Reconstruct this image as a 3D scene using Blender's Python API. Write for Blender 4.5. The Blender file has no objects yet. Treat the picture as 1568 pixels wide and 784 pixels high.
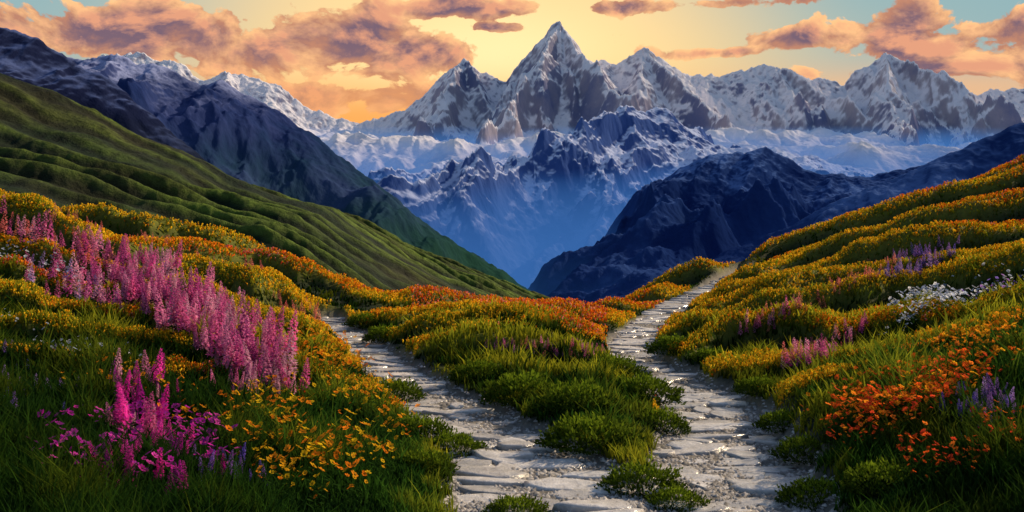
import bpy, bmesh, math, numpy as np
from mathutils import Vector
rng=np.random.default_rng(7)
S=0.577/784; ZC=2.4
def WX(px,d): return (np.asarray(px,float)-784)*S*d
def WZ(py,d): return ZC-(np.asarray(py,float)-330)*S*d
# ---------------- noise
perm=np.random.default_rng(3).permutation(1024)
ga=np.random.default_rng(4).uniform(0,2*np.pi,1024); GX=np.cos(ga); GY=np.sin(ga)
def gnoise(x,y,seed=0):
    x=np.asarray(x,float); y=np.asarray(y,float)
    xi=np.floor(x).astype(np.int64); yi=np.floor(y).astype(np.int64)
    fx=x-xi; fy=y-yi
    u=fx*fx*fx*(fx*(fx*6-15)+10); v=fy*fy*fy*(fy*(fy*6-15)+10)
    def g(ix,iy,dx,dy):
        h=perm[(perm[(ix+seed*57)&1023]+iy+seed*131)&1023]
        return GX[h]*dx+GY[h]*dy
    a=g(xi,yi,fx,fy); b=g(xi+1,yi,fx-1,fy); c=g(xi,yi+1,fx,fy-1); d=g(xi+1,yi+1,fx-1,fy-1)
    return (a+(b-a)*u+(c+(d-c)*u-a-(b-a)*u)*v)*1.5
def fbm(x,y,o=5,seed=0,g=.5):
    s=0;a=1;t=0
    for i in range(o):
        s=s+a*gnoise(x*2**i,y*2**i,seed+i); t+=a; a*=g
    return s/t
def ridged(x,y,o=6,seed=0,g=.5):
    s=0;a=1;t=0;w=1
    for i in range(o):
        n=(1-np.abs(gnoise(x*2.03**i,y*2.03**i,seed+i)))**2
        n=n*w; w=np.clip(n*1.6,0,1)
        s=s+a*n; t+=a; a*=g
    return s/t
def sstep(a,b,x):
    t=np.clip((x-a)/(b-a),0,1); return t*t*(3-2*t)
def saw(f,k=.3):
    r=np.where(f<k,f/k,1-(f-k)/(1-k)); return r*r*(3-2*r)*.5+r*.5
# ---------------- mesh helpers
def mk_mesh(name,co,faces,mat,col=None,smooth=True):
    me=bpy.data.meshes.new(name); k=faces.shape[1]
    me.vertices.add(len(co)); me.vertices.foreach_set('co',np.ascontiguousarray(co,dtype=np.float32).ravel())
    me.loops.add(faces.size); me.loops.foreach_set('vertex_index',faces.astype(np.int32).ravel())
    me.polygons.add(len(faces)); me.polygons.foreach_set('loop_start',np.arange(0,faces.size,k,dtype=np.int32))
    if smooth: me.polygons.foreach_set('use_smooth',np.ones(len(faces),dtype=bool))
    me.update(calc_edges=True)
    if col is not None:
        ca=me.color_attributes.new(name='Col',type='FLOAT_COLOR',domain='POINT')
        c4=np.ones((len(co),4),np.float32); c4[:,:3]=col; ca.data.foreach_set('color',c4.ravel())
    me.materials.append(mat)
    o=bpy.data.objects.new(name,me); bpy.context.collection.objects.link(o); return o
def grid_obj(name,X,Y,Z,mat,col=None):
    ny,nx=X.shape
    co=np.stack([X,Y,Z],-1).reshape(-1,3)
    i=np.arange(ny*nx).reshape(ny,nx)
    f=np.stack([i[:-1,:-1],i[:-1,1:],i[1:,1:],i[1:,:-1]],-1).reshape(-1,4)
    return mk_mesh(name,co,f,mat,None if col is None else col.reshape(-1,3))
# ---------------- material helpers
def new_mat(name):
    m=bpy.data.materials.new(name); m.use_nodes=True; nt=m.node_tree
    for n in list(nt.nodes): nt.nodes.remove(n)
    return m,nt
class NB:
    def __init__(s,nt): s.nt=nt
    def n(s,t,**k):
        x=s.nt.nodes.new(t)
        for a,b in k.items(): setattr(x,a,b)
        return x
    def set(s,inp,v):
        if isinstance(v,bpy.types.NodeSocket): s.nt.links.new(v,inp)
        else: inp.default_value=v
    def m(s,op,a,b=None,c=None,clamp=False):
        x=s.n('ShaderNodeMath',operation=op); x.use_clamp=clamp
        s.set(x.inputs[0],a)
        if b is not None: s.set(x.inputs[1],b)
        if c is not None: s.set(x.inputs[2],c)
        return x.outputs[0]
    def mix(s,f,a,b,blend='MIX'):
        x=s.n('ShaderNodeMix',data_type='RGBA',blend_type=blend)
        s.set(x.inputs[0],f)
        for i,v in ((6,a),(7,b)):
            if isinstance(v,tuple) and len(v)==3: v=(*v,1)
            s.set(x.inputs[i],v)
        return x.outputs[2]
    def ss(s,v,a,b):
        x=s.n('ShaderNodeMapRange',interpolation_type='SMOOTHSTEP'); s.set(x.inputs[0],v)
        x.inputs[1].default_value=a; x.inputs[2].default_value=b; return x.outputs[0]
    def noise(s,vec,scale,detail=6,rough=.6,dist=0):
        x=s.n('ShaderNodeTexNoise'); s.set(x.inputs['Vector'],vec); x.inputs['Scale'].default_value=scale
        x.inputs['Detail'].default_value=detail; x.inputs['Roughness'].default_value=rough; x.inputs['Distortion'].default_value=dist
        return x.outputs[0]
def veg_mat(name,trans=.4,rough=.6):
    m,nt=new_mat(name); b=NB(nt)
    at=b.n('ShaderNodeAttribute',attribute_name='Col')
    d=b.n('ShaderNodeBsdfDiffuse'); nt.links.new(at.outputs[0],d.inputs[0])
    t=b.n('ShaderNodeBsdfTranslucent'); nt.links.new(at.outputs[0],t.inputs[0])
    mx=b.n('ShaderNodeMixShader'); mx.inputs[0].default_value=trans
    nt.links.new(d.outputs[0],mx.inputs[1]); nt.links.new(t.outputs[0],mx.inputs[2])
    o=b.n('ShaderNodeOutputMaterial'); nt.links.new(mx.outputs[0],o.inputs[0]); return m
def ground_mat(name,scale=6,bump=.4,dist=.05,lo=.6,hi=1.5,rough=.9,spec=.2):
    m,nt=new_mat(name); b=NB(nt)
    at=b.n('ShaderNodeAttribute',attribute_name='Col'); g=b.n('ShaderNodeNewGeometry')
    n=b.noise(g.outputs['Position'],scale,6,.7)
    k=b.n('ShaderNodeMapRange'); nt.links.new(n,k.inputs[0]); k.inputs[1].default_value=.3;k.inputs[2].default_value=.7;k.inputs[3].default_value=lo;k.inputs[4].default_value=hi
    cc=b.n('ShaderNodeVectorMath',operation='SCALE'); nt.links.new(at.outputs[0],cc.inputs[0]); nt.links.new(k.outputs[0],cc.inputs['Scale'])
    p=b.n('ShaderNodeBsdfPrincipled'); nt.links.new(cc.outputs[0],p.inputs['Base Color']); p.inputs['Roughness'].default_value=rough
    p.inputs['Specular IOR Level'].default_value=spec
    bp=b.n('ShaderNodeBump'); bp.inputs['Strength'].default_value=bump; bp.inputs['Distance'].default_value=dist
    nt.links.new(n,bp.inputs['Height']); nt.links.new(bp.outputs[0],p.inputs['Normal'])
    o=b.n('ShaderNodeOutputMaterial'); nt.links.new(p.outputs[0],o.inputs[0]); return m
def mtn_mat(name,rock,rock2,snow,s0,s1,z0,z1,scale,bump=1.0,low=None,lz0=0,lz1=1):
    """rock / snow split by slope and altitude"""
    m,nt=new_mat(name); b=NB(nt); g=b.n('ShaderNodeNewGeometry')
    sp=b.n('ShaderNodeSeparateXYZ'); nt.links.new(g.outputs['Position'],sp.inputs[0])
    sn=b.n('ShaderNodeSeparateXYZ'); nt.links.new(g.outputs['Normal'],sn.inputs[0])
    mp=b.n('ShaderNodeMapping'); mp.inputs['Scale'].default_value=(1,1,.4); nt.links.new(g.outputs['Position'],mp.inputs[0])
    n1=b.noise(mp.outputs[0],scale,7,.65,.3)
    n2=b.noise(g.outputs['Position'],scale*5,4,.7)
    r=b.mix(b.ss(n1,.35,.65),rock,rock2)
    sl=b.m('ADD',sn.outputs[2],b.m('MULTIPLY',b.m('SUBTRACT',n1,.5),.6))
    sl=b.m('ADD',sl,b.m('MULTIPLY',b.m('SUBTRACT',n2,.5),.3))
    f=b.ss(sl,s0,s1)
    zz=b.m('ADD',sp.outputs[2],b.m('MULTIPLY',b.m('SUBTRACT',n1,.5),(z1-z0)*1.5))
    f=b.m('MULTIPLY',f,b.ss(zz,z0,z1))
    c=b.mix(f,r,snow)
    if low is not None:
        zz2=b.m('ADD',sp.outputs[2],b.m('MULTIPLY',b.m('SUBTRACT',n1,.5),(lz1-lz0)*1.0))
        c=b.mix(b.ss(zz2,lz0,lz1),low,c)
    p=b.n('ShaderNodeBsdfDiffuse'); nt.links.new(c,p.inputs[0]); p.inputs['Roughness'].default_value=.5
    bp=b.n('ShaderNodeBump'); bp.inputs['Strength'].default_value=bump; bp.inputs['Distance'].default_value=.08/scale
    nt.links.new(n1,bp.inputs['Height']); nt.links.new(bp.outputs[0],p.inputs['Normal'])
    o=b.n('ShaderNodeOutputMaterial'); nt.links.new(p.outputs[0],o.inputs[0]); return m
# ---------------- paths (world polylines)
def zflat(py,z): return (ZC-z)/(S*(py-330))
L=[(505,484,.03,.30),(535,510,.02,.34),(570,535,.02,.4),(620,580,.0,.48),(700,630,0,.6),(790,690,0,.72),(850,745,0,.85),(880,830,0,.95),(900,1000,0,1.1)]
R=[(1142,412,.2,.42),(1095,437,.0,.45),(1040,463,-.1,.5),(985,498,-.1,.45),(962,522,-.1,.47),(975,552,-.1,.5),(1040,588,-.1,.6),(1095,625,-.08,.66),(1110,665,-.05,.68),(1115,720,-.02,.75),(1120,800,0,.85),(1050,1000,0,1.0)]
def mkpath(l):
    o=[]
    for px,py,z,w in l:
        d=zflat(py,z); o.append((float(WX(px,d)),d,z,w))
    o=np.array(o)
    t=np.arange(len(o)); tt=np.linspace(0,len(o)-1,len(o)*8)
    q=np.stack([np.interp(tt,t,o[:,k]) for k in range(4)],1)
    for k in range(4):
        a=q[:,k].copy()
        for _ in range(6): a[1:-1]=(a[:-2]+a[1:-1]*2+a[2:])/4
        q[:,k]=a
    return q
PATHS=[mkpath(L),mkpath(R)]
def path_field(x,y):
    best=np.full(x.shape,9.); bz=np.zeros(x.shape)
    for q in PATHS:
        for i in range(0,len(q)-1,3):
            a=q[i]; c=q[min(i+3,len(q)-1)]
            dx,dy=c[0]-a[0],c[1]-a[1]; l2=dx*dx+dy*dy+1e-9
            t=np.clip(((x-a[0])*dx+(y-a[1])*dy)/l2,0,1)
            dist=np.hypot(x-a[0]-t*dx,y-a[1]-t*dy)/(a[3]+t*(c[3]-a[3]))
            m=dist<best; best=np.where(m,dist,best); bz=np.where(m,a[2]+t*(c[2]-a[2]),bz)
    return best,bz
# ---------------- meadow terrain
C=[(-800,3,.6),(0,3,.25),(784,3,0),(1568,3,.25),(2300,3,.6),
(-500,6,.9),(0,6,.45),(400,6,.2),(700,6,0),(1100,6,-.03),(1400,6,.2),(1568,6,.4),(2000,6,.8),
(-500,8,1.1),(0,8,.5),(400,8,.2),(700,8,.02),(1000,8,0),(1180,8,0),(1300,8,.25),(1568,8,.6),(2100,8,1.3),
(0,11,.65),(400,11,.25),(640,11,.05),(784,11,.05),(900,11,.1),(1090,11,-.05),(1250,11,.35),(1568,11,1.0),(2100,11,1.8),(-500,11,1.4),
(1300,12.8,.10),(1568,12.8,.66),
(0,15,.85),(400,15,.3),(560,15,.03),(800,14,.12),(1180,15,.1),(1400,15,.5),(1568,15,.9),(-500,15,2),(2100,15,2.2),
(700,17,.3),(800,17,.58),(900,17,.15),
(-500,20,3.3),(0,20,1.35),(400,20,.45),(510,20,.05),(620,20,.05),(784,20,-.2),(900,20,-.15),(985,20,-.1),(1180,20,.3),(1568,20,1.45),(2100,20,3.6),
(650,23,.12),(750,23,.28),(850,23,.0),
(-500,28,5.7),(0,28,2.75),(300,28,1.35),(480,27,.55),(640,27,-.5),(784,28,-1.6),(900,28,-1.0),(1020,28,-.3),(1180,28,.6),(1568,28,2.9),(2100,28,6.2),
(-500,38,5),(0,38,1.3),(300,38,0),(640,38,-3),(784,38,-4),(900,38,-2.4),(1000,38,-.95),(1140,38,.45),(1300,38,1.9),(1568,38,4.4),(2100,38,9),
(-500,58,2),(0,58,-2),(640,58,-9),(900,58,-9),(1140,58,-4),(1568,58,0),(2200,58,6)]
C=np.array(C,float); Q=np.stack([C[:,0]/400,2*np.log(C[:,1])],1)
def tps(r2): return .5*r2*np.log(r2+1e-12)
n=len(C); A=np.zeros((n+3,n+3)); r2=((Q[:,None]-Q[None])**2).sum(-1)
A[:n,:n]=tps(r2)+np.eye(n)*.015; A[:n,n]=1; A[:n,n+1:]=Q; A[n,:n]=1; A[n+1:,:n]=Q.T
W=np.linalg.solve(A,np.concatenate([C[:,2],[0,0,0]]))
NX,NY=1150,820
PX=np.linspace(-700,2270,NX); LD=np.linspace(math.log(1.6),math.log(60),NY)
P,LN=np.meshgrid(PX,LD); D=np.exp(LN); X=(P-784)*S*D
cx_=np.linspace(-700,2270,288); cy_=np.linspace(LD[0],LD[-1],190); q0,q1=np.meshgrid(cx_/400,2*cy_)
Zs=W[n]+W[n+1]*q0+W[n+2]*q1
for i in range(n): Zs+=W[i]*tps((q0-Q[i,0])**2+(q1-Q[i,1])**2)
Zt=np.stack([np.interp(PX,cx_,r_) for r_ in Zs]); Z=np.stack([np.interp(LD,cy_,Zt[:,i]) for i in range(NX)],1)
pd,pz=path_field(X,D)
off=sstep(1.0,3.2,pd)
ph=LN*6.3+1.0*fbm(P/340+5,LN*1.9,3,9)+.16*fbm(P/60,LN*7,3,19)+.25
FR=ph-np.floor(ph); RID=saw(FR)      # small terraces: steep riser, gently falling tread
AM=.3+1.7*np.clip(.5+1.2*fbm(P/220,LN*5,3,37),0,1)
RID2=fbm(X*.9,D*.9,5,40)
far_=sstep(8.5,15,D)*(1-.5*sstep(24,36,D))
mc=1-.65*np.exp(-((P-800)/170.)**2)
Z+=off*(RID-.5)*(.026*far_*mc+.004)*D*AM
Z+=off*RID2*.14
Z+=off*np.maximum(0,fbm(X*2.3,D*2.3,3,60))*.22*sstep(26,8,D)
bank=sstep(.85,1.35,pd+.35*fbm(X*2.2,D*2.2,3,77))
Z=Z*bank+(pz-.07+.03*fbm(X*3,D*3,4,80))*(1-bank)
FX=NX-1; FY=NY-1
def look(T,x,d):
    u=np.clip((x/(S*d)+784-PX[0])/(PX[-1]-PX[0])*FX,0,FX-1e-3); v=np.clip((np.log(d)-LD[0])/(LD[-1]-LD[0])*FY,0,FY-1e-3)
    i=u.astype(int); j=v.astype(int); a=u-i; b=v-j
    return (T[j,i]*(1-a)+T[j,i+1]*a)*(1-b)+(T[j+1,i]*(1-a)+T[j+1,i+1]*a)*b
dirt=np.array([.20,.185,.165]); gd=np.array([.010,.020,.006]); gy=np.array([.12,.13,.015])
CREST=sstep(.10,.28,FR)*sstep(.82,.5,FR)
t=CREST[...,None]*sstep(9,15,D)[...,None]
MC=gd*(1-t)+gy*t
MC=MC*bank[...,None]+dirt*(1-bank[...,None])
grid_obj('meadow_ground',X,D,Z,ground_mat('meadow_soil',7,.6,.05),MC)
# ---------------- vegetation scatter
def cand(N,d0,d1,p0,p1,k):
    u=rng.random(N); e=-k
    d=(d0**e+u*(d1**e-d0**e))**(1/e)
    px=rng.uniform(p0,p1,N); return px,d
def proj_py(z,d): return 330+(ZC-z)/(S*d)
def tufts(N,d0,d1,p0,p1,k):
    px,d=cand(N,d0,d1,p0,p1,k); x=(px-784)*S*d
    m=look(bank,x,d)>.55; px,d,x=px[m],d[m],x[m]
    return px,d,x,look(Z,x,d)
G_dark=np.array([.010,.032,.008]); G_mid=np.array([.055,.15,.016]); G_yel=np.array([.42,.40,.022])
def build_grass(name,N,d0,d1,k,hs,mat):
    px,d,x,z=tufts(N,d0,d1,-250,1820,k); n=len(d)
    cl=fbm(x*1.1,d*1.1,4,90)
    h=hs*(.5+.9*rng.random(n)+.9*(rng.random(n)<.06)*(d<14))*(1+1.2*cl)*(1-.5*sstep(12,24,d)); 
    nearp=look(pd,x,d); h*=.45+.55*sstep(1.0,2.6,nearp)
    w=np.maximum(.005,.0011*d)*(.7+.6*rng.random(n))
    a=rng.uniform(0,np.pi*2,n); ca,sa=np.cos(a),np.sin(a)
    la=rng.uniform(0,np.pi*2,n); lean=h*rng.uniform(.1,.85,n); lx,ly=np.cos(la)*lean,np.sin(la)*lean
    co=np.zeros((n,5,3)); 
    co[:,0]=np.stack([x-ca*w,d-sa*w,z-.02],1); co[:,1]=np.stack([x+ca*w,d+sa*w,z-.02],1)
    co[:,2]=np.stack([x-ca*w*.75+lx*.35,d-sa*w*.75+ly*.35,z+h*.6],1); co[:,3]=np.stack([x+ca*w*.75+lx*.35,d+sa*w*.75+ly*.35,z+h*.6],1)
    co[:,4]=np.stack([x+lx,d+ly,z+h],1)
    f=np.array([[0,1,3],[0,3,2],[2,3,4]])[None]+(np.arange(n)*5)[:,None,None]
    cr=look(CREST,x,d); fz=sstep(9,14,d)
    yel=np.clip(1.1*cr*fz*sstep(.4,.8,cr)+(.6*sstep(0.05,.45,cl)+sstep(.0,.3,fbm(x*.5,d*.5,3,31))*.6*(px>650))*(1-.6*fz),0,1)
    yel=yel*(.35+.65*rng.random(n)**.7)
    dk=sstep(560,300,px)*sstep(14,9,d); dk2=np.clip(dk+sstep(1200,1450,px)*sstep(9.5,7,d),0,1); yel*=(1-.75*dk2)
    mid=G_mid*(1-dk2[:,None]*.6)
    shade=(1-.65*(1-cr)*fz)  # painted shade: blades darken away from the terrace crests
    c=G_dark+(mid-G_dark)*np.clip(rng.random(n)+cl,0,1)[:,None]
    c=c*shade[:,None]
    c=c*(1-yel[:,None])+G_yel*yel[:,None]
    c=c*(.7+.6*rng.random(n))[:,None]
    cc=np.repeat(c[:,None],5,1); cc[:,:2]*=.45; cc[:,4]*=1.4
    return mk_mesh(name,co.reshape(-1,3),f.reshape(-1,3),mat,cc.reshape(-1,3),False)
gm=veg_mat('grass_blades',.4)
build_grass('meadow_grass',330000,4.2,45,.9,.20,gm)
# flowers
def rotz(v,a):
    c,s=np.cos(a),np.sin(a); o=v.copy(); o[...,0]=v[...,0]*c-v[...,1]*s; o[...,1]=v[...,0]*s+v[...,1]*c; return o
def inst(tv,tf,tc,pos,scale,ang,col,tilt=None):
    n=len(pos); v=np.repeat(tv[None],n,0)*scale[:,None,None]
    if tilt is not None:
        tx,ty=tilt
        v[...,0]+=v[...,2]*tx[:,None]; v[...,1]+=v[...,2]*ty[:,None]
    v=rotz(v,ang[:,None]); v=v+pos[:,None]
    f=tf[None]+(np.arange(n)*len(tv))[:,None,None]
    c=col[:,None]*np.where(tc<2,.6+.6*tc,1)[None,:,None]
    c=np.where((tc==2)[None,:,None],np.array([.03,.08,.015]),c)
    c=np.where((tc==3)[None,:,None],np.array([.25,.10,.01]),c)
    return v.reshape(-1,3),f.reshape(-1,3),c.reshape(-1,3)
def spike(nf,seed,H=1.0,r=.105,fs=.072):
    r_=np.random.default_rng(seed); V=[];F=[];T=[]
    def add(vs,fs_,t):
        b=len(V); V.extend(vs); F.extend([[b+i for i in q] for q in fs_]); T.extend([t]*len(vs) if np.isscalar(t) else t)
    for k in range(3):
        a=k*2.09; e=.008
        add([(math.cos(a)*e,math.sin(a)*e,0),(math.cos(a+2)*e,math.sin(a+2)*e,0),(0,0,H*.97)],[(0,1,2)],2)
    for i in range(nf):
        t=i/nf; z=H*(.36+.63*t)+r_.uniform(-.01,.01); rr=r*(1-t)**.75*r_.uniform(.75,1.15)+.008; a=i*2.4+r_.uniform(-.4,.4); s=fs*(1-.65*t)*r_.uniform(.7,1.25)
        ca,sa=math.cos(a),math.sin(a); sh=r_.uniform(0,1)
        base=(ca*rr*.3,sa*rr*.3,z-s*.1); tip=(ca*(rr+s*.5),sa*(rr+s*.5),z+s*.35)
        l=(ca*rr*.8-sa*s*.5,sa*rr*.8+ca*s*.5,z+s*.45); q=(ca*rr*.8+sa*s*.5,sa*rr*.8-ca*s*.5,z+s*.45)
        lo=(ca*(rr+s*.2),sa*(rr+s*.2),z-s*.4)
        add([base,l,tip,q,lo],[(0,1,2),(0,2,3),(1,4,3)],[sh*.6,sh,sh,sh,sh*.5])
    for i in range(9):
        a=r_.uniform(0,6.28); z=H*r_.uniform(.05,.4); l=r_.uniform(.10,.2); w=.022; ca,sa=math.cos(a),math.sin(a)
        add([(0,0,z),(ca*l*.6-sa*w,sa*l*.6+ca*w,z+l*.35),(ca*l,sa*l,z+l*.3),(ca*l*.6+sa*w,sa*l*.6-ca*w,z+l*.35)],[(0,1,2),(0,2,3)],2)
    return np.array(V),np.array(F),np.array(T,float)
def daisy(seed,npet=8,H=1.0,r=.085):
    r_=np.random.default_rng(seed); V=[];F=[];T=[]
    def add(vs,fs_,t):
        b=len(V); V.extend(vs); F.extend([[b+i for i in q] for q in fs_]); T.extend([t]*len(vs) if np.isscalar(t) else t)
    e=.010
    add([(-e,0,0),(e,0,0),(0,0,H)],[(0,1,2)],2); add([(0,-e,0),(0,e,0),(0,0,H)],[(0,1,2)],2)
    tx,ty=r_.uniform(-.9,.9,2)
    for i in range(npet):
        a=i*6.283/npet; ca,sa=math.cos(a),math.sin(a); w=r*.30; rr=r*r_.uniform(.8,1.15); cup=r_.uniform(.1,.5)*r
        def p(x,y,zz=0): return (x,y,H+tx*x+ty*y+zz)
        sh=r_.uniform(.5,1)
        add([p(ca*r*.15,sa*r*.15),p(ca*rr*.7-sa*w,sa*rr*.7+ca*w,cup*.6),p(ca*rr,sa*rr,cup),p(ca*rr*.7+sa*w,sa*rr*.7-ca*w,cup*.6)],[(0,1,2),(0,2,3)],[.3,sh,sh,sh])
    c=[(0,0,H+.3*r)]+[(math.cos(k*1.257)*r*.22,math.sin(k*1.257)*r*.22,H+.12*r) for k in range(5)]
    add(c,[(0,1+k,1+(k+1)%5) for k in range(5)],3)
    for i in range(5):
        a=r_.uniform(0,6.28); z=H*r_.uniform(.05,.6); l=.2; w=.02; ca,sa=math.cos(a),math.sin(a)
        add([(0,0,z),(ca*l*.6-sa*w,sa*l*.6+ca*w,z+l*.4),(ca*l,sa*l,z+l*.45),(ca*l*.6+sa*w,sa*l*.6-ca*w,z+l*.4)],[(0,1,2),(0,2,3)],2)
    return np.array(V),np.array(F),np.array(T,float)
def blob():
    V=[(0,0,.6)]+[(math.cos(k*1.257)*.5,math.sin(k*1.257)*.5,.1*(-1)**k) for k in range(5)]+[(0,0,-1.5)]
    F=[(0,1+k,1+(k+1)%5) for k in range(5)]+[(6,1,3)]
    return np.array(V,float),np.array(F),np.array([1,.8,.5,.9,.6,.7,2.])
sp1=[spike(80,i) for i in range(6)]; sp2=[spike(32,9+i,fs=.095) for i in range(3)]; da=[daisy(i) for i in range(8)]; bl=blob()
FM=veg_mat('flower_petals',.5,.55)
class Mass:
    def __init__(s,name): s.name=name; s.V=[];s.F=[];s.C=[];s.n=0
    def add(s,v,f,c): s.V.append(v); s.F.append(f+s.n); s.C.append(c); s.n+=len(v)
    def done(s): return mk_mesh(s.name,np.concatenate(s.V),np.concatenate(s.F),FM,np.concatenate(s.C),False)
def patch(N,cx,cy,rx,ry,ang,thr=-.28):
    M_=N*60; px,d=cand(M_,4.5,45,cx-rx-10,cx+rx+10,1.0)
    x=(px-784)*S*d; z=look(Z,x,d); py=proj_py(z,d)
    a=math.radians(ang); u=(px-cx)*math.cos(a)+(py-cy)*math.sin(a); v=-(px-cx)*math.sin(a)+(py-cy)*math.cos(a)
    rr=(u/rx)**2+(v/ry)**2
    ok=(rr<1.15-.9*rng.random(M_)**1.5)&(look(bank,x,d)>.8)&(fbm(x*2.,d*2.,2,55)>thr)
    i=np.flatnonzero(ok)[:N]; return np.stack([x[i],d[i],z[i]-.02],1)
def colors(n,pal,jit=.25):
    pal=np.array(pal); c=pal[rng.integers(0,len(pal),n)]; return c*(1+jit*rng.uniform(-1,1,(n,1)))
def plant(M_,temps,pts,size,pal):
    if len(pts)==0: return
    k=rng.integers(0,len(temps),len(pts))
    for j,t in enumerate(temps):
        p=pts[k==j]; n=len(p)
        if n==0: continue
        M_.add(*inst(*t,p,size*rng.uniform(.5,1.25,n),rng.uniform(0,6.28,n),colors(n,pal),(rng.uniform(-.2,.2,n),rng.uniform(-.2,.2,n))))
PINK=[(.85,.20,.50),(.88,.34,.6),(.72,.14,.46),(.92,.5,.68)]; MAG=[(.85,.04,.52),(.62,.03,.5),(.92,.09,.6),(.45,.04,.42)]
LIL=[(.55,.38,.75),(.4,.22,.6)]; WHT=[(.8,.85,.95),(.5,.6,.85)]; ORA=[(.95,.34,.02),(.95,.25,.015),(.95,.48,.02)]
RED=[(.92,.13,.02),(.92,.23,.03),(.8,.08,.03)]; YEL=[(.95,.60,.02),(.95,.47,.02),(.95,.66,.04)]; COR=[(.9,.28,.28),(.85,.36,.24)]; VIO=[(.24,.16,.65),(.38,.2,.62)]
lu=Mass('pink_lupine_flowers')
plant(lu,sp1,patch(300,310,515,175,48,33),.72,PINK)
plant(lu,sp1,patch(180,235,465,115,42,30),.75,PINK)
plant(lu,sp2,patch(180,90,390,125,30,22),.7,PINK+COR)
plant(lu,sp2,patch(90,120,450,100,28,15),.6,LIL+PINK)
plant(lu,sp1,patch(40,385,605,60,26,10),.42,PINK)
lu.done()
mg=Mass('magenta_fireweed_flowers')
plant(mg,sp1,patch(46,220,650,60,48,0),.46,MAG+PINK)
plant(mg,sp1,patch(60,220,735,140,55,0),.32,MAG)
plant(mg,da,patch(320,210,722,165,62,0,-.05),.30,MAG)
mg.done()
og=Mass('orange_wildflowers')
plant(og,da,patch(560,490,690,145,105,0,-.08),.33,ORA+YEL[:1])
plant(og,da,patch(460,480,568,95,42,15),.34,ORA)
plant(og,da,patch(820,1330,650,185,46,-17,-.12),.27,RED+ORA[:1])
plant(og,da,patch(400,1440,612,145,36,-20),.28,ORA+RED)
plant(og,da,patch(200,1480,710,110,40,-10,-.05),.26,RED)
plant(og,da,patch(160,250,640,200,40,15,.05),.28,ORA)
plant(og,da,patch(300,1500,545,95,18,-20,-.1),.3,ORA)
og.done()
wf=Mass('white_wildflowers')
plant(wf,da,patch(280,80,535,140,24,17,-.05),.22,WHT)
plant(wf,da,patch(200,50,420,90,24,20,-.1),.36,WHT)
plant(wf,da,patch(600,1430,482,115,24,-25,-.05),.34,WHT)
plant(wf,da,patch(140,1530,455,60,22,-25,-.05),.32,WHT+VIO)
wf.done()
vf=Mass('violet_wildflowers')
plant(vf,sp1,patch(50,1490,660,65,34,-15),.28,VIO+LIL)
plant(vf,sp2,patch(150,1410,410,80,18,-25),.42,LIL+VIO)
plant(vf,sp1,patch(30,350,745,70,35,0),.26,VIO)
plant(vf,sp2,patch(80,60,600,110,60,0,0),.22,VIO+LIL)
plant(vf,sp1,patch(10,1150,672,18,10,0),.2,MAG)
vf.done()
cf=Mass('coral_wildflowers')
plant(cf,sp2,patch(200,1265,545,75,18,-25),.36,COR+PINK)
plant(cf,sp2,patch(150,1170,507,60,16,-25),.34,COR+PINK)
plant(cf,sp2,patch(200,1300,450,95,14,-28),.36,COR)
plant(cf,sp2,patch(340,830,542,95,13,5),.20,COR+PINK)
plant(cf,sp2,patch(90,450,478,60,12,20),.32,COR)
plant(cf,sp2,patch(200,230,372,200,9,17),.34,COR)
cf.done()
by=Mass('yellow_blossom_bands')
px,d,x,z=tufts(400000,10.5,42,-150,1720,.5); n=len(d)
cre=look(CREST,x,d); band=fbm(px/420+1.5,np.log(d)*7,3,66); dn=fbm(x*.35,d*.6,3,44)
ok=(cre+.25*(rng.random(n)-.5)+.4*dn>.68)&(rng.random(n)<.9)
mid=(px>630)&(px<930)&(d>20.5); ok|=mid&(rng.random(n)<.5)
mb=(px>650)&(px<930)&(d<18.5)&(d>15.5)&(dn>-.25); ok|=mb&(rng.random(n)<.45)
ok&=~((d<15)&(px>640)&(px<1000))
px,d,x,z,band,mid=[q[ok] for q in (px,d,x,z,band,mid)]; n=len(d)
cy=colors(n,YEL); co_=colors(n,ORA); cr=colors(n,RED+COR); gg=np.array([.26,.32,.02])*np.ones((n,1))
jj=.06*rng.normal(size=n)
c=np.where((band+jj>.10)[:,None],co_,cy); c=np.where((band+jj>.30)[:,None],cr,c)
c=np.where((rng.random(n)<.10+.2*(band<-.2))[:,None],gg,c)
c=np.where(mid[:,None],np.where(rng.random((n,1))<.55,co_,cr),c)
sz=np.maximum(.02,.0018*d)*rng.uniform(.6,1.4,n)
by.add(*inst(*bl,np.stack([x,d,z+rng.uniform(.06,.17,n)],1),sz,rng.uniform(0,6.28,n),c,(rng.uniform(-.5,.5,n),rng.uniform(-.5,.5,n))))
by.done()
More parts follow.
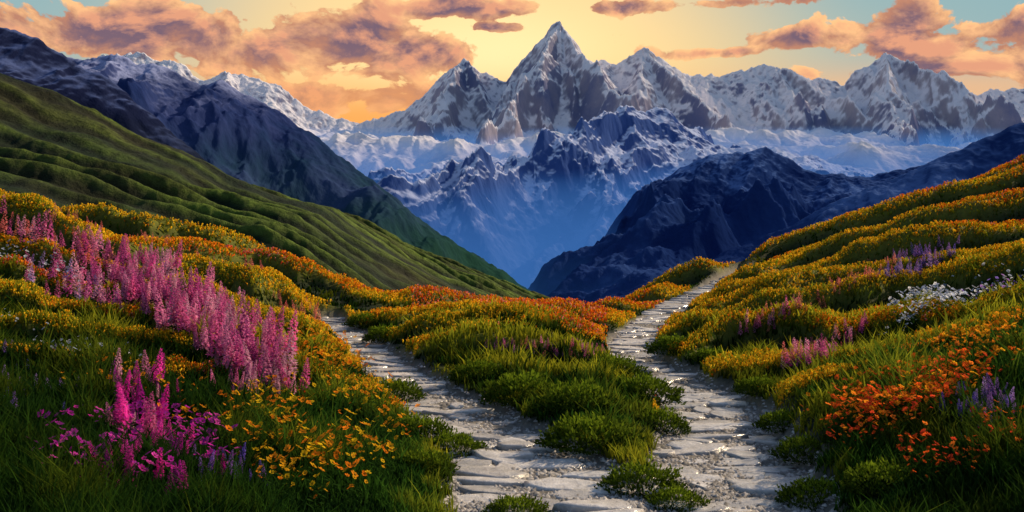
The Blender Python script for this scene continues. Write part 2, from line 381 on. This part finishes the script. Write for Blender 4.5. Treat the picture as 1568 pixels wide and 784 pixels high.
# ---------------- shrubs
SM=veg_mat('shrub_leaves',.35)
def ground_at(px,py):
    dd=np.exp(np.linspace(math.log(4.5),math.log(45),900)); xx=(px-784)*S*dd; zz=look(Z,xx,dd); pp=proj_py(zz,dd)
    i=np.argmax(pp<=py); return xx[i],dd[i],zz[i]
def shrub(px,py,rpx,hf=.5):
    x,d,z=ground_at(px,py); r=rpx*S*d; n=int(3000)
    th=rng.uniform(0,6.28,n); ph=np.arccos(rng.uniform(0,1,n)); rad=rng.uniform(.72,1.0,n)
    dirv=np.stack([np.cos(th)*np.sin(ph),np.sin(th)*np.sin(ph),np.cos(ph)],1)
    lump=1+.5*fbm(th*1.2+x*7,ph*2.5+d,3,12)
    p=dirv*(rad*lump)[:,None]*np.array([r,r*.75,r*hf*1.25])
    s=r*.045*rng.uniform(.6,1.4,n); s=np.maximum(s,.010)
    ax=rng.normal(size=(n,3)); ax/=np.linalg.norm(ax,axis=1)[:,None]; out=dirv+np.array([0,0,.6]); out/=np.linalg.norm(out,axis=1)[:,None]
    bx=np.cross(out,ax); bx/=np.linalg.norm(bx,axis=1)[:,None]+1e-6
    tip=p+(out*.7+ax*.5)*(s*2.4)[:,None]
    co=np.stack([p-bx*(s*.1)[:,None],(p+tip)/2+bx*(s*.55)[:,None],tip,(p+tip)/2-bx*(s*.55)[:,None]],1)
    f=np.array([[0,1,2],[0,2,3]])[None]+(np.arange(n)*4)[:,None,None]
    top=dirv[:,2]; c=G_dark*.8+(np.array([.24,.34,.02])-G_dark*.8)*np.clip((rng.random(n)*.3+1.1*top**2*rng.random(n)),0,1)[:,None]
    o=mk_mesh('low_shrub',co.reshape(-1,3),f.reshape(-1,3),SM,np.repeat(c,4,0),False)
    o.location=(x,d,z-.03)
for a in [(800,612,62),(885,628,66),(985,612,58),(905,680,78,.4),(1010,655,48),(690,692,55,.4),(640,668,50),(985,748,62),(1035,775,48),(790,788,50,.45),
          (1200,655,42),(1235,700,50),(600,610,48),(735,580,44),(940,575,48),(1030,540,40),(1090,556,36),(590,520,34),(560,498,30),(1165,600,38),(1250,770,60),(1350,745,60),(650,720,50)]: shrub(*a)
# ---------------- path stones
def stones():
    V=[];F=[];Cc=[]; K=10
    for q in PATHS:
        seg=np.hypot(np.diff(q[:,0]),np.diff(q[:,1])); cum=np.concatenate([[0],np.cumsum(seg)]); s=0
        while s<cum[-1]:
            c=[np.interp(s,cum,q[:,k]) for k in range(4)]; w=c[3]; dx=np.interp(s+.1,cum,q[:,0])-c[0]; dy=np.interp(s+.1,cum,q[:,1])-c[1]
            l=math.hypot(dx,dy)+1e-6; nx,ny=-dy/l,dx/l
            o=-w*1.0+rng.uniform(-.1,.1)
            while o<w*1.0:
                rx=rng.uniform(.08,.48)*(1+.3*w); ry=rng.uniform(.07,.17)*(1+.3*w)
                o+=rx*.8
                cx=c[0]+nx*o+rng.uniform(-.05,.05); cy=c[1]+ny*o+rng.uniform(-.08,.08); o+=rx*.8
                if cy<4.3 or rng.random()<.10: continue
                bk=max(float(look(bank,np.array([cx+e]),np.array([cy]))[0]) for e in (-rx*.6,0,rx*.6))
                if bk>.55: continue
                a0=rng.uniform(-.3,.3); th=np.arange(K)*2*np.pi/K+rng.uniform(-.25,.25,K); rr=rng.uniform(.68,1.18,K)
                ex=np.cos(th)*rx*rr; ey=np.sin(th)*ry*rr
                vx=ex*math.cos(a0)-ey*math.sin(a0); vy=ex*math.sin(a0)+ey*math.cos(a0)
                z0=float(look(Z,np.array([cx]),np.array([cy]))[0]); h=rng.uniform(.0,.04); tx,ty=rng.uniform(-.10,.10,2)
                rings=[(1.06,-.05),(1.0,h*.5),(.9,h*.9),(.75,h),(.4,h*1.05)]
                b=len(V)
                for sc,zz in rings:
                    for k in range(K): V.append((cx+vx[k]*sc,cy+vy[k]*sc,z0+zz+tx*vx[k]*sc+ty*vy[k]*sc+rng.uniform(-.005,.005)))
                V.append((cx,cy,z0+h*1.05))
                for r_ in range(len(rings)-1):
                    for k in range(K):
                        a1=b+r_*K+k; b1=b+r_*K+(k+1)%K; F.append((a1,b1,b1+K)); F.append((a1,b1+K,a1+K))
                t=b+(len(rings)-1)*K
                for k in range(K): F.append((t+k,t+(k+1)%K,b+len(rings)*K))
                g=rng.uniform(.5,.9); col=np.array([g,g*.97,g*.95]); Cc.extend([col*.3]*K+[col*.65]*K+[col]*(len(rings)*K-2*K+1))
            s+=rng.uniform(.15,.27)*(1+.2*w)
    return np.array(V),np.array(F),np.array(Cc)
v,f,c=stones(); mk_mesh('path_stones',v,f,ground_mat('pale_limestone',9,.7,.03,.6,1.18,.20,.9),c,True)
def gravel(N):
    px,d=cand(N,4.3,30,450,1350,1.0); x=(px-784)*S*d; m=(look(bank,x,d)<.6); x,d=x[m],d[m]; z=look(Z,x,d); n=len(d)
    s=rng.uniform(.008,.03,n)*(1+.03*d)
    T=np.array([(1,0,0),(0,1,0),(-1,0,0),(0,-1,0),(0,0,.7)],float); Fq=np.array([(0,1,4),(1,2,4),(2,3,4),(3,0,4)])
    v=T[None]*s[:,None,None]*rng.uniform(.6,1.3,(n,5,1)); v=rotz(v,rng.uniform(0,6.28,n)[:,None])+np.stack([x,d,z],1)[:,None]
    f=Fq[None]+(np.arange(n)*5)[:,None,None]; g=rng.uniform(.15,.6,n)[:,None]*np.array([1,.95,.9])
    return v.reshape(-1,3),f.reshape(-1,3),np.repeat(g,5,0)
v,f,c=gravel(60000); mk_mesh('path_gravel',v,f,ground_mat('gravel',20,.2,.01),c,False)
# ---------------- hills / mountains
def interp_prof(prof,d0,x):
    a=np.array(prof,float); return np.interp(x,WX(a[:,0],d0),WZ(a[:,1],d0))
def mountain(name,prof,d0,front,back,foot,nx,ny,amp,sc,mat,skew=0,p=1.15,jag=.03,seed=1,stretch=.5,wander=.1,butt=(),soft=None,g=.5):
    a=np.array(prof,float); x0=WX(a[0,0],d0); x1=WX(a[-1,0],d0)
    xs=np.linspace(x0,x1,nx); ys=np.concatenate([np.linspace(d0-front,d0,int(ny*.75),endpoint=False),np.linspace(d0,d0+back,ny-int(ny*.75))])
    X,Y=np.meshgrid(xs,ys); 
    yc=d0+front*wander*gnoise(X/(sc*3),X*0+seed,seed)
    t=np.where(Y<yc,(yc-Y)/front,(Y-yc)/back); t=np.clip(t,0,1)
    sgn=np.where(Y<yc,1,0)
    wx=sc*.5*fbm(X/sc,Y/sc,4,seed+5)*np.minimum(1,t*4)
    xx=X+skew*(yc-Y)*sgn+wx
    cr=interp_prof(prof,d0,xx)
    H=cr-foot
    Zz=foot+H*(1-t)**p
    for (bp,bq,k,sf,ss) in butt:
        bx=WX(bp,d0); bz=WZ(bq,d0); dy=(d0-Y)
        b=bz-sf*np.abs(dy)-ss*np.abs(X+wx*.6-(bx+k*dy)); Zz=np.maximum(Zz,b)
    H2=np.maximum(Zz-foot,0)
    xr=X+skew*(yc-Y); 
    r=ridged(xr/sc+.5*fbm(X/sc/2,Y/sc/2,3,seed+2),Y/sc*stretch,7,seed+11,g)
    env=np.minimum(1,.12+3*t)
    Zz=Zz+(r-.5)*amp*env*np.minimum(1,H2/(amp*2)+.15)
    Zz=Zz+jag*fbm(X/(sc*.22),Y/(sc*.22),5,seed+30,.6)
    if soft is not None: Zz=soft(X,Y,Zz)
    return grid_obj(name,X,Y,Zz,mat)
HM=ground_mat('hill_grass',.8,.9,.6,.4,1.7)
def terr(name,prof,d0,front,back,foot,nx,ny,amp,mat,seed,per,dark):
    a=np.array(prof,float); xs=np.linspace(WX(a[0,0],d0),WX(a[-1,0],d0),nx); ys=np.linspace(d0-front,d0+back,ny)
    X,Y=np.meshgrid(xs,ys); yc=d0; t=np.clip(np.where(Y<yc,(yc-Y)/front,(Y-yc)/back),0,1)
    cr=interp_prof(prof,d0,X)
    foot_=np.interp(X,WX(np.array([-500,0,500,900,1568]),d0),foot)
    Z_=cr+(foot_-cr)*np.where(Y<yc,t,t**1.3)
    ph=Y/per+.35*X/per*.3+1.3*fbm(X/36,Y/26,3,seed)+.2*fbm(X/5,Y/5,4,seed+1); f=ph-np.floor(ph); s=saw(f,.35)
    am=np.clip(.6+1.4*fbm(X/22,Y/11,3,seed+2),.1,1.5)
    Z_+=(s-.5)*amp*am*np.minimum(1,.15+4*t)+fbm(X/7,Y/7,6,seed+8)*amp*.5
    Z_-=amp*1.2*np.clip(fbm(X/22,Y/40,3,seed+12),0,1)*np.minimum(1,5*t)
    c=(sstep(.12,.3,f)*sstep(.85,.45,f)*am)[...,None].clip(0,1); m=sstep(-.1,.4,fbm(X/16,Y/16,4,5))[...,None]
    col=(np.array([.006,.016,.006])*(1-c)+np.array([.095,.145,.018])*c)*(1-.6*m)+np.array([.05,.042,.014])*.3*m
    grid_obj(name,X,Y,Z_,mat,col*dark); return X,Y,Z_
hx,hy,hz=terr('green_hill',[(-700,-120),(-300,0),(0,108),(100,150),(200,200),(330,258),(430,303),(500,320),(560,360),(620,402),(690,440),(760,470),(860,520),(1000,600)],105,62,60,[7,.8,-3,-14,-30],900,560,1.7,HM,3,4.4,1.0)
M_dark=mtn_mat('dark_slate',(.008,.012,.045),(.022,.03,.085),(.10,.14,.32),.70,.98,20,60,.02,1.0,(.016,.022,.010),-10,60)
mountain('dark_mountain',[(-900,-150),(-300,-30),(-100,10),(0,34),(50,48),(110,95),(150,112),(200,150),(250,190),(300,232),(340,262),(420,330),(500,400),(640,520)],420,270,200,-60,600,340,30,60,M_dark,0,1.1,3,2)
M_c=mtn_mat('shade_blue_slope',(.018,.036,.14),(.055,.08,.23),(.42,.48,.78),.60,.84,150,330,.006,1.0,(.025,.08,.055),-120,170)  # blue of shade and sky fill painted into rock and snow
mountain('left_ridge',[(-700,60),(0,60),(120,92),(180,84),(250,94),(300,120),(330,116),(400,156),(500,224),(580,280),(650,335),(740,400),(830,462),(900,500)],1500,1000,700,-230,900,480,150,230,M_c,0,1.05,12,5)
M_e=mtn_mat('haze_blue_rock',(.012,.032,.14),(.032,.075,.25),(.16,.28,.62),.70,.95,-100,300,.004,1.0)  # valley haze and blue shade put into the rock and snow colours
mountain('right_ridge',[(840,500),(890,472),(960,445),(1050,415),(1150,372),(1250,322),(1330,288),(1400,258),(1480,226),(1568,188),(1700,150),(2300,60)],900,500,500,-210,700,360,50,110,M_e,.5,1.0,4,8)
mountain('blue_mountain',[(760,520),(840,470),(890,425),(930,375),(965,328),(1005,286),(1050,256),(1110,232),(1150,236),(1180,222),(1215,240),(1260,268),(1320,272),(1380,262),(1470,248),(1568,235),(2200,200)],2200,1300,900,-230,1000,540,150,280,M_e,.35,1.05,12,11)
M_f=mtn_mat('snowy_ridge_rock',(.04,.09,.30),(.10,.17,.42),(.70,.77,1.0),.50,.74,-120,220,.0035,1.0)  # rock colour made bluer to carry the haze over the slopes
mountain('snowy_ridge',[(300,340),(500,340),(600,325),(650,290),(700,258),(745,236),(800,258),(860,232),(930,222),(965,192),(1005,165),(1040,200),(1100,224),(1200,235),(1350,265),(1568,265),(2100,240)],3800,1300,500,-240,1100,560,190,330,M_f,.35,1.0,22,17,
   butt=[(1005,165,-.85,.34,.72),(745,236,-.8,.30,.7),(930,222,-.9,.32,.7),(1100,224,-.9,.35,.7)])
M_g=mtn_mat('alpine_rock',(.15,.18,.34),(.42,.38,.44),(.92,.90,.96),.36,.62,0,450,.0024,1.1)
far=[(-500,120),(-200,90),(0,70),(120,95),(180,78),(260,92),(310,122),(350,110),(430,128),(470,162),(520,184),(580,182),(625,165),(660,130),(690,105),(710,90),(735,112),(775,124),(798,96),(815,78),(838,48),(857,34),(872,52),(888,78),(915,97),(940,100),(965,84),(985,72),(1020,97),(1060,118),(1110,110),(1140,106),(1180,98),(1200,114),(1250,120),(1290,128),(1320,102),(1357,80),(1400,102),(1430,120),(1480,142),(1568,135),(1750,110),(2100,140)]
def plateau(X,Y,Z):
    w_=420*fbm(X/700,X*0+3,5,90)
    pl=np.interp(Y+w_,[2950,3400,3900,4500,5200,5800],[-240,0,200,350,450,520])+130*fbm(X/520,Y/700,7,71)+60*(ridged(X/260,Y/420,5,74)-.5)
    return np.maximum(Z,pl)
B=[(857,34,-.35,.72,1.5),(857,34,.4,.74,1.35),(710,90,-.25,.68,1.2),(710,90,.5,.75,1.3),(985,72,-.2,.68,1.25),(985,72,.45,.75,1.3),(1357,80,-.35,.62,1.2),(1357,80,.4,.66,1.2),(1180,98,.1,.66,1.2),(1180,98,.7,.66,1.2),(1060,118,-.4,.56,1.1),(350,110,.2,.6,1.0),(180,78,.25,.6,1.0),(915,97,.5,.7,1.3),(1250,120,-.2,.56,1.1),(1480,142,-.2,.5,1.0)]
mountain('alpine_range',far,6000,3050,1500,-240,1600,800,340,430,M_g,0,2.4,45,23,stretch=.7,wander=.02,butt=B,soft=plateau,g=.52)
# ---------------- valley floor and river
m,nt=new_mat('valley_forest'); b=NB(nt); g=b.n('ShaderNodeNewGeometry')
nn=b.noise(g.outputs['Position'],.004,9,.7); c=b.mix(b.ss(nn,.35,.65),(.015,.04,.05),(.04,.08,.07))
p=b.n('ShaderNodeBsdfPrincipled'); nt.links.new(c,p.inputs['Base Color']); p.inputs['Roughness'].default_value=.9
o=b.n('ShaderNodeOutputMaterial'); nt.links.new(p.outputs[0],o.inputs[0])
xs=np.linspace(-20000,20000,60); ys=np.linspace(-8000,26000,60); Xg,Yg=np.meshgrid(xs,ys); grid_obj('valley_floor',Xg,Yg,Xg*0-225,m)
m2,nt=new_mat('river_water'); b=NB(nt); p=b.n('ShaderNodeBsdfPrincipled'); p.inputs['Base Color'].default_value=(.45,.6,.75,1); p.inputs['Roughness'].default_value=.25
o=b.n('ShaderNodeOutputMaterial'); nt.links.new(p.outputs[0],o.inputs[0])
rv=np.linspace(0,1,60); ry_=2000+rv*1500; rx_=np.interp(rv,[0,.3,.6,1],[70,170,330,420])+40*np.sin(rv*14); wd=22+20*np.sin(rv*9)**2
Xr=np.stack([rx_-wd,rx_+wd],1); Yr=np.stack([ry_,ry_],1); grid_obj('river',Xr,Yr,Xr*0-224,m2)
# ---------------- valley mist (volume thickening up-valley; its added glow stands in for scattered light)
def mist(y0,y1,z0,z1,dens,glow,k):
    co=np.array([(x,y,z) for x in (-6000-k,6000+k) for y,z in ((y0,-300-k),(y1,-300-k),(y1,z1),(y0,z0))],float)
    f=np.array([(0,1,2,3),(4,7,6,5),(0,4,5,1),(1,5,6,2),(2,6,7,3),(3,7,4,0)])
    m,nt=new_mat('mist'); b=NB(nt); v=b.n('ShaderNodeVolumeAbsorption'); v.inputs['Color'].default_value=(.1,.05,0,1); v.inputs['Density'].default_value=dens
    e=b.n('ShaderNodeEmission'); e.inputs[0].default_value=(*glow,1); e.inputs[1].default_value=dens
    a=b.n('ShaderNodeAddShader'); nt.links.new(v.outputs[0],a.inputs[0]); nt.links.new(e.outputs[0],a.inputs[1])
    o=b.n('ShaderNodeOutputMaterial'); nt.links.new(a.outputs[0],o.inputs['Volume'])
    ob=mk_mesh('valley_mist',co,f,m,None,False)
    bm=bmesh.new(); bm.from_mesh(ob.data); bmesh.ops.recalc_face_normals(bm,faces=bm.faces[:]); bm.to_mesh(ob.data); bm.free()
mist(1150,5300,-222,540,.00050,(.07,.23,.62),0)
mist(650,5301,-221,500,.00042,(.04,.17,.52),3)
# ---------------- sun & sky
AZ=math.radians(56); EL=math.radians(28)
sv=Vector((math.sin(AZ)*math.cos(EL),math.cos(AZ)*math.cos(EL),math.sin(EL)))
sl=bpy.data.lights.new('sun','SUN'); sl.energy=5.0; sl.angle=math.radians(.6); sl.color=(1,.77,.50)
so=bpy.data.objects.new('sun',sl); so.rotation_euler=sv.to_track_quat('Z','Y').to_euler(); bpy.context.collection.objects.link(so)
w=bpy.data.worlds.new('World'); bpy.context.scene.world=w; w.use_nodes=True; nt=w.node_tree
for x_ in list(nt.nodes): nt.nodes.remove(x_)
b=NB(nt); tc=b.n('ShaderNodeTexCoord'); se=b.n('ShaderNodeSeparateXYZ'); nt.links.new(tc.outputs['Generated'],se.inputs[0])
az=b.m('ARCTAN2',se.outputs[0],se.outputs[1]); el=b.m('ARCSINE',se.outputs[2])
sky=b.n('ShaderNodeTexSky',sky_type='NISHITA'); sky.sun_disc=False; sky.sun_elevation=EL; sky.sun_rotation=AZ
skc=b.n('ShaderNodeVectorMath',operation='SCALE'); nt.links.new(sky.outputs[0],skc.inputs[0]); skc.inputs['Scale'].default_value=.10
sc2=b.n('ShaderNodeCombineXYZ'); nt.links.new(az,sc2.inputs[0]); nt.links.new(el,sc2.inputs[1])
def AE(px,py):
    a=math.atan((px-784)*S); return a,math.atan((330-py)*S*math.cos(a))
def quad(px,py,rx,ry):
    a0,e0=AE(px,py); mp=b.n('ShaderNodeVectorMath',operation='MULTIPLY_ADD'); nt.links.new(sc2.outputs[0],mp.inputs[0])
    mp.inputs[1].default_value=(1/(rx*S),1/(ry*S),0); mp.inputs[2].default_value=(-a0/(rx*S),-e0/(ry*S),0)
    dt=b.n('ShaderNodeVectorMath',operation='DOT_PRODUCT'); nt.links.new(mp.outputs[0],dt.inputs[0]); nt.links.new(mp.outputs[0],dt.inputs[1]); return dt.outputs['Value']
def gauss(px,py,rx,ry): return b.m('EXPONENT',b.m('MULTIPLY',quad(px,py,rx,ry),-1.0))
base=b.mix(b.ss(b.m('ABSOLUTE',b.m('SUBTRACT',az,-.05)),.10,.44),(1.0,.70,.33),(.28,.47,.51))
base=b.mix(b.m('MULTIPLY',gauss(760,110,430,90),.95),base,(1.0,.66,.25))
base=b.mix(b.m('MULTIPLY',gauss(750,85,240,90),.95),base,(1.25,.93,.46))
base=b.mix(b.m('MULTIPLY',gauss(560,185,450,50),.95),base,(1.05,.42,.09))
base=b.mix(b.m('MULTIPLY',gauss(1300,150,560,40),.8),base,(1.0,.52,.22))
q_=None
for (px_,py_,rx,ry) in [(60,45,240,50),(330,70,220,68),(500,68,190,68),(645,80,115,38),(480,150,280,30),
    (690,12,170,22),(760,42,60,10),(930,12,90,14),(1110,6,170,15),(1110,80,110,11),(1200,60,85,24),(1370,54,125,56),(1520,60,145,62),(1400,108,240,20)]:
    g_=quad(px_,py_,rx,ry); q_=g_ if q_ is None else b.m('MINIMUM',q_,g_)
bl_=b.m('MULTIPLY',b.m('EXPONENT',b.m('MULTIPLY',q_,-1.0)),1.1)
def cn(ox,oy):
    cb=b.n('ShaderNodeCombineXYZ'); b.set(cb.inputs[0],b.m('ADD',az,ox)); b.set(cb.inputs[1],b.m('MULTIPLY',b.m('ADD',el,oy),1.5)); 
    return b.noise(cb.outputs[0],11,7,.58,.25)
n1=cn(0,0); n2=cn(.008,.012)
den=b.m('SUBTRACT',b.m('ADD',bl_,b.m('MULTIPLY',b.m('SUBTRACT',n1,.5),3.4)),.56)
mask=b.ss(den,0,.13)
lit=b.m('ADD',b.m('MULTIPLY',b.m('SUBTRACT',n1,n2),8.5),.42,clamp=True)
thick=b.ss(den,.05,.6)
c1=b.mix(lit,(.58,.26,.16),(1.1,.62,.28)); c2=b.mix(lit,(.20,.13,.18),(.82,.37,.22))
cc=b.mix(thick,c1,c2)
cc=b.mix(b.m('MULTIPLY',gauss(560,165,400,50),.55),cc,(1.0,.42,.13))
col=b.mix(mask,base,cc)
fr=b.m('MULTIPLY',b.ss(el,.46,.26),b.ss(se.outputs[1],.1,.6))
fin=b.mix(fr,skc.outputs[0],col)
bg=b.n('ShaderNodeBackground'); nt.links.new(fin,bg.inputs[0]); bg.inputs[1].default_value=1.0
ow=b.n('ShaderNodeOutputWorld'); nt.links.new(bg.outputs[0],ow.inputs[0])
# ---------------- camera
cam=bpy.data.cameras.new('camera'); co_=bpy.data.objects.new('camera',cam); bpy.context.collection.objects.link(co_)
co_.location=(0,0,ZC); co_.rotation_euler=(math.radians(90),0,0); cam.sensor_width=36; cam.lens=18/.577; cam.shift_y=-62/1568
cam.clip_start=.1; cam.clip_end=60000
sc=bpy.context.scene; sc.camera=co_; sc.view_settings.view_transform='Standard'; sc.view_settings.look='None'; sc.view_settings.exposure=0
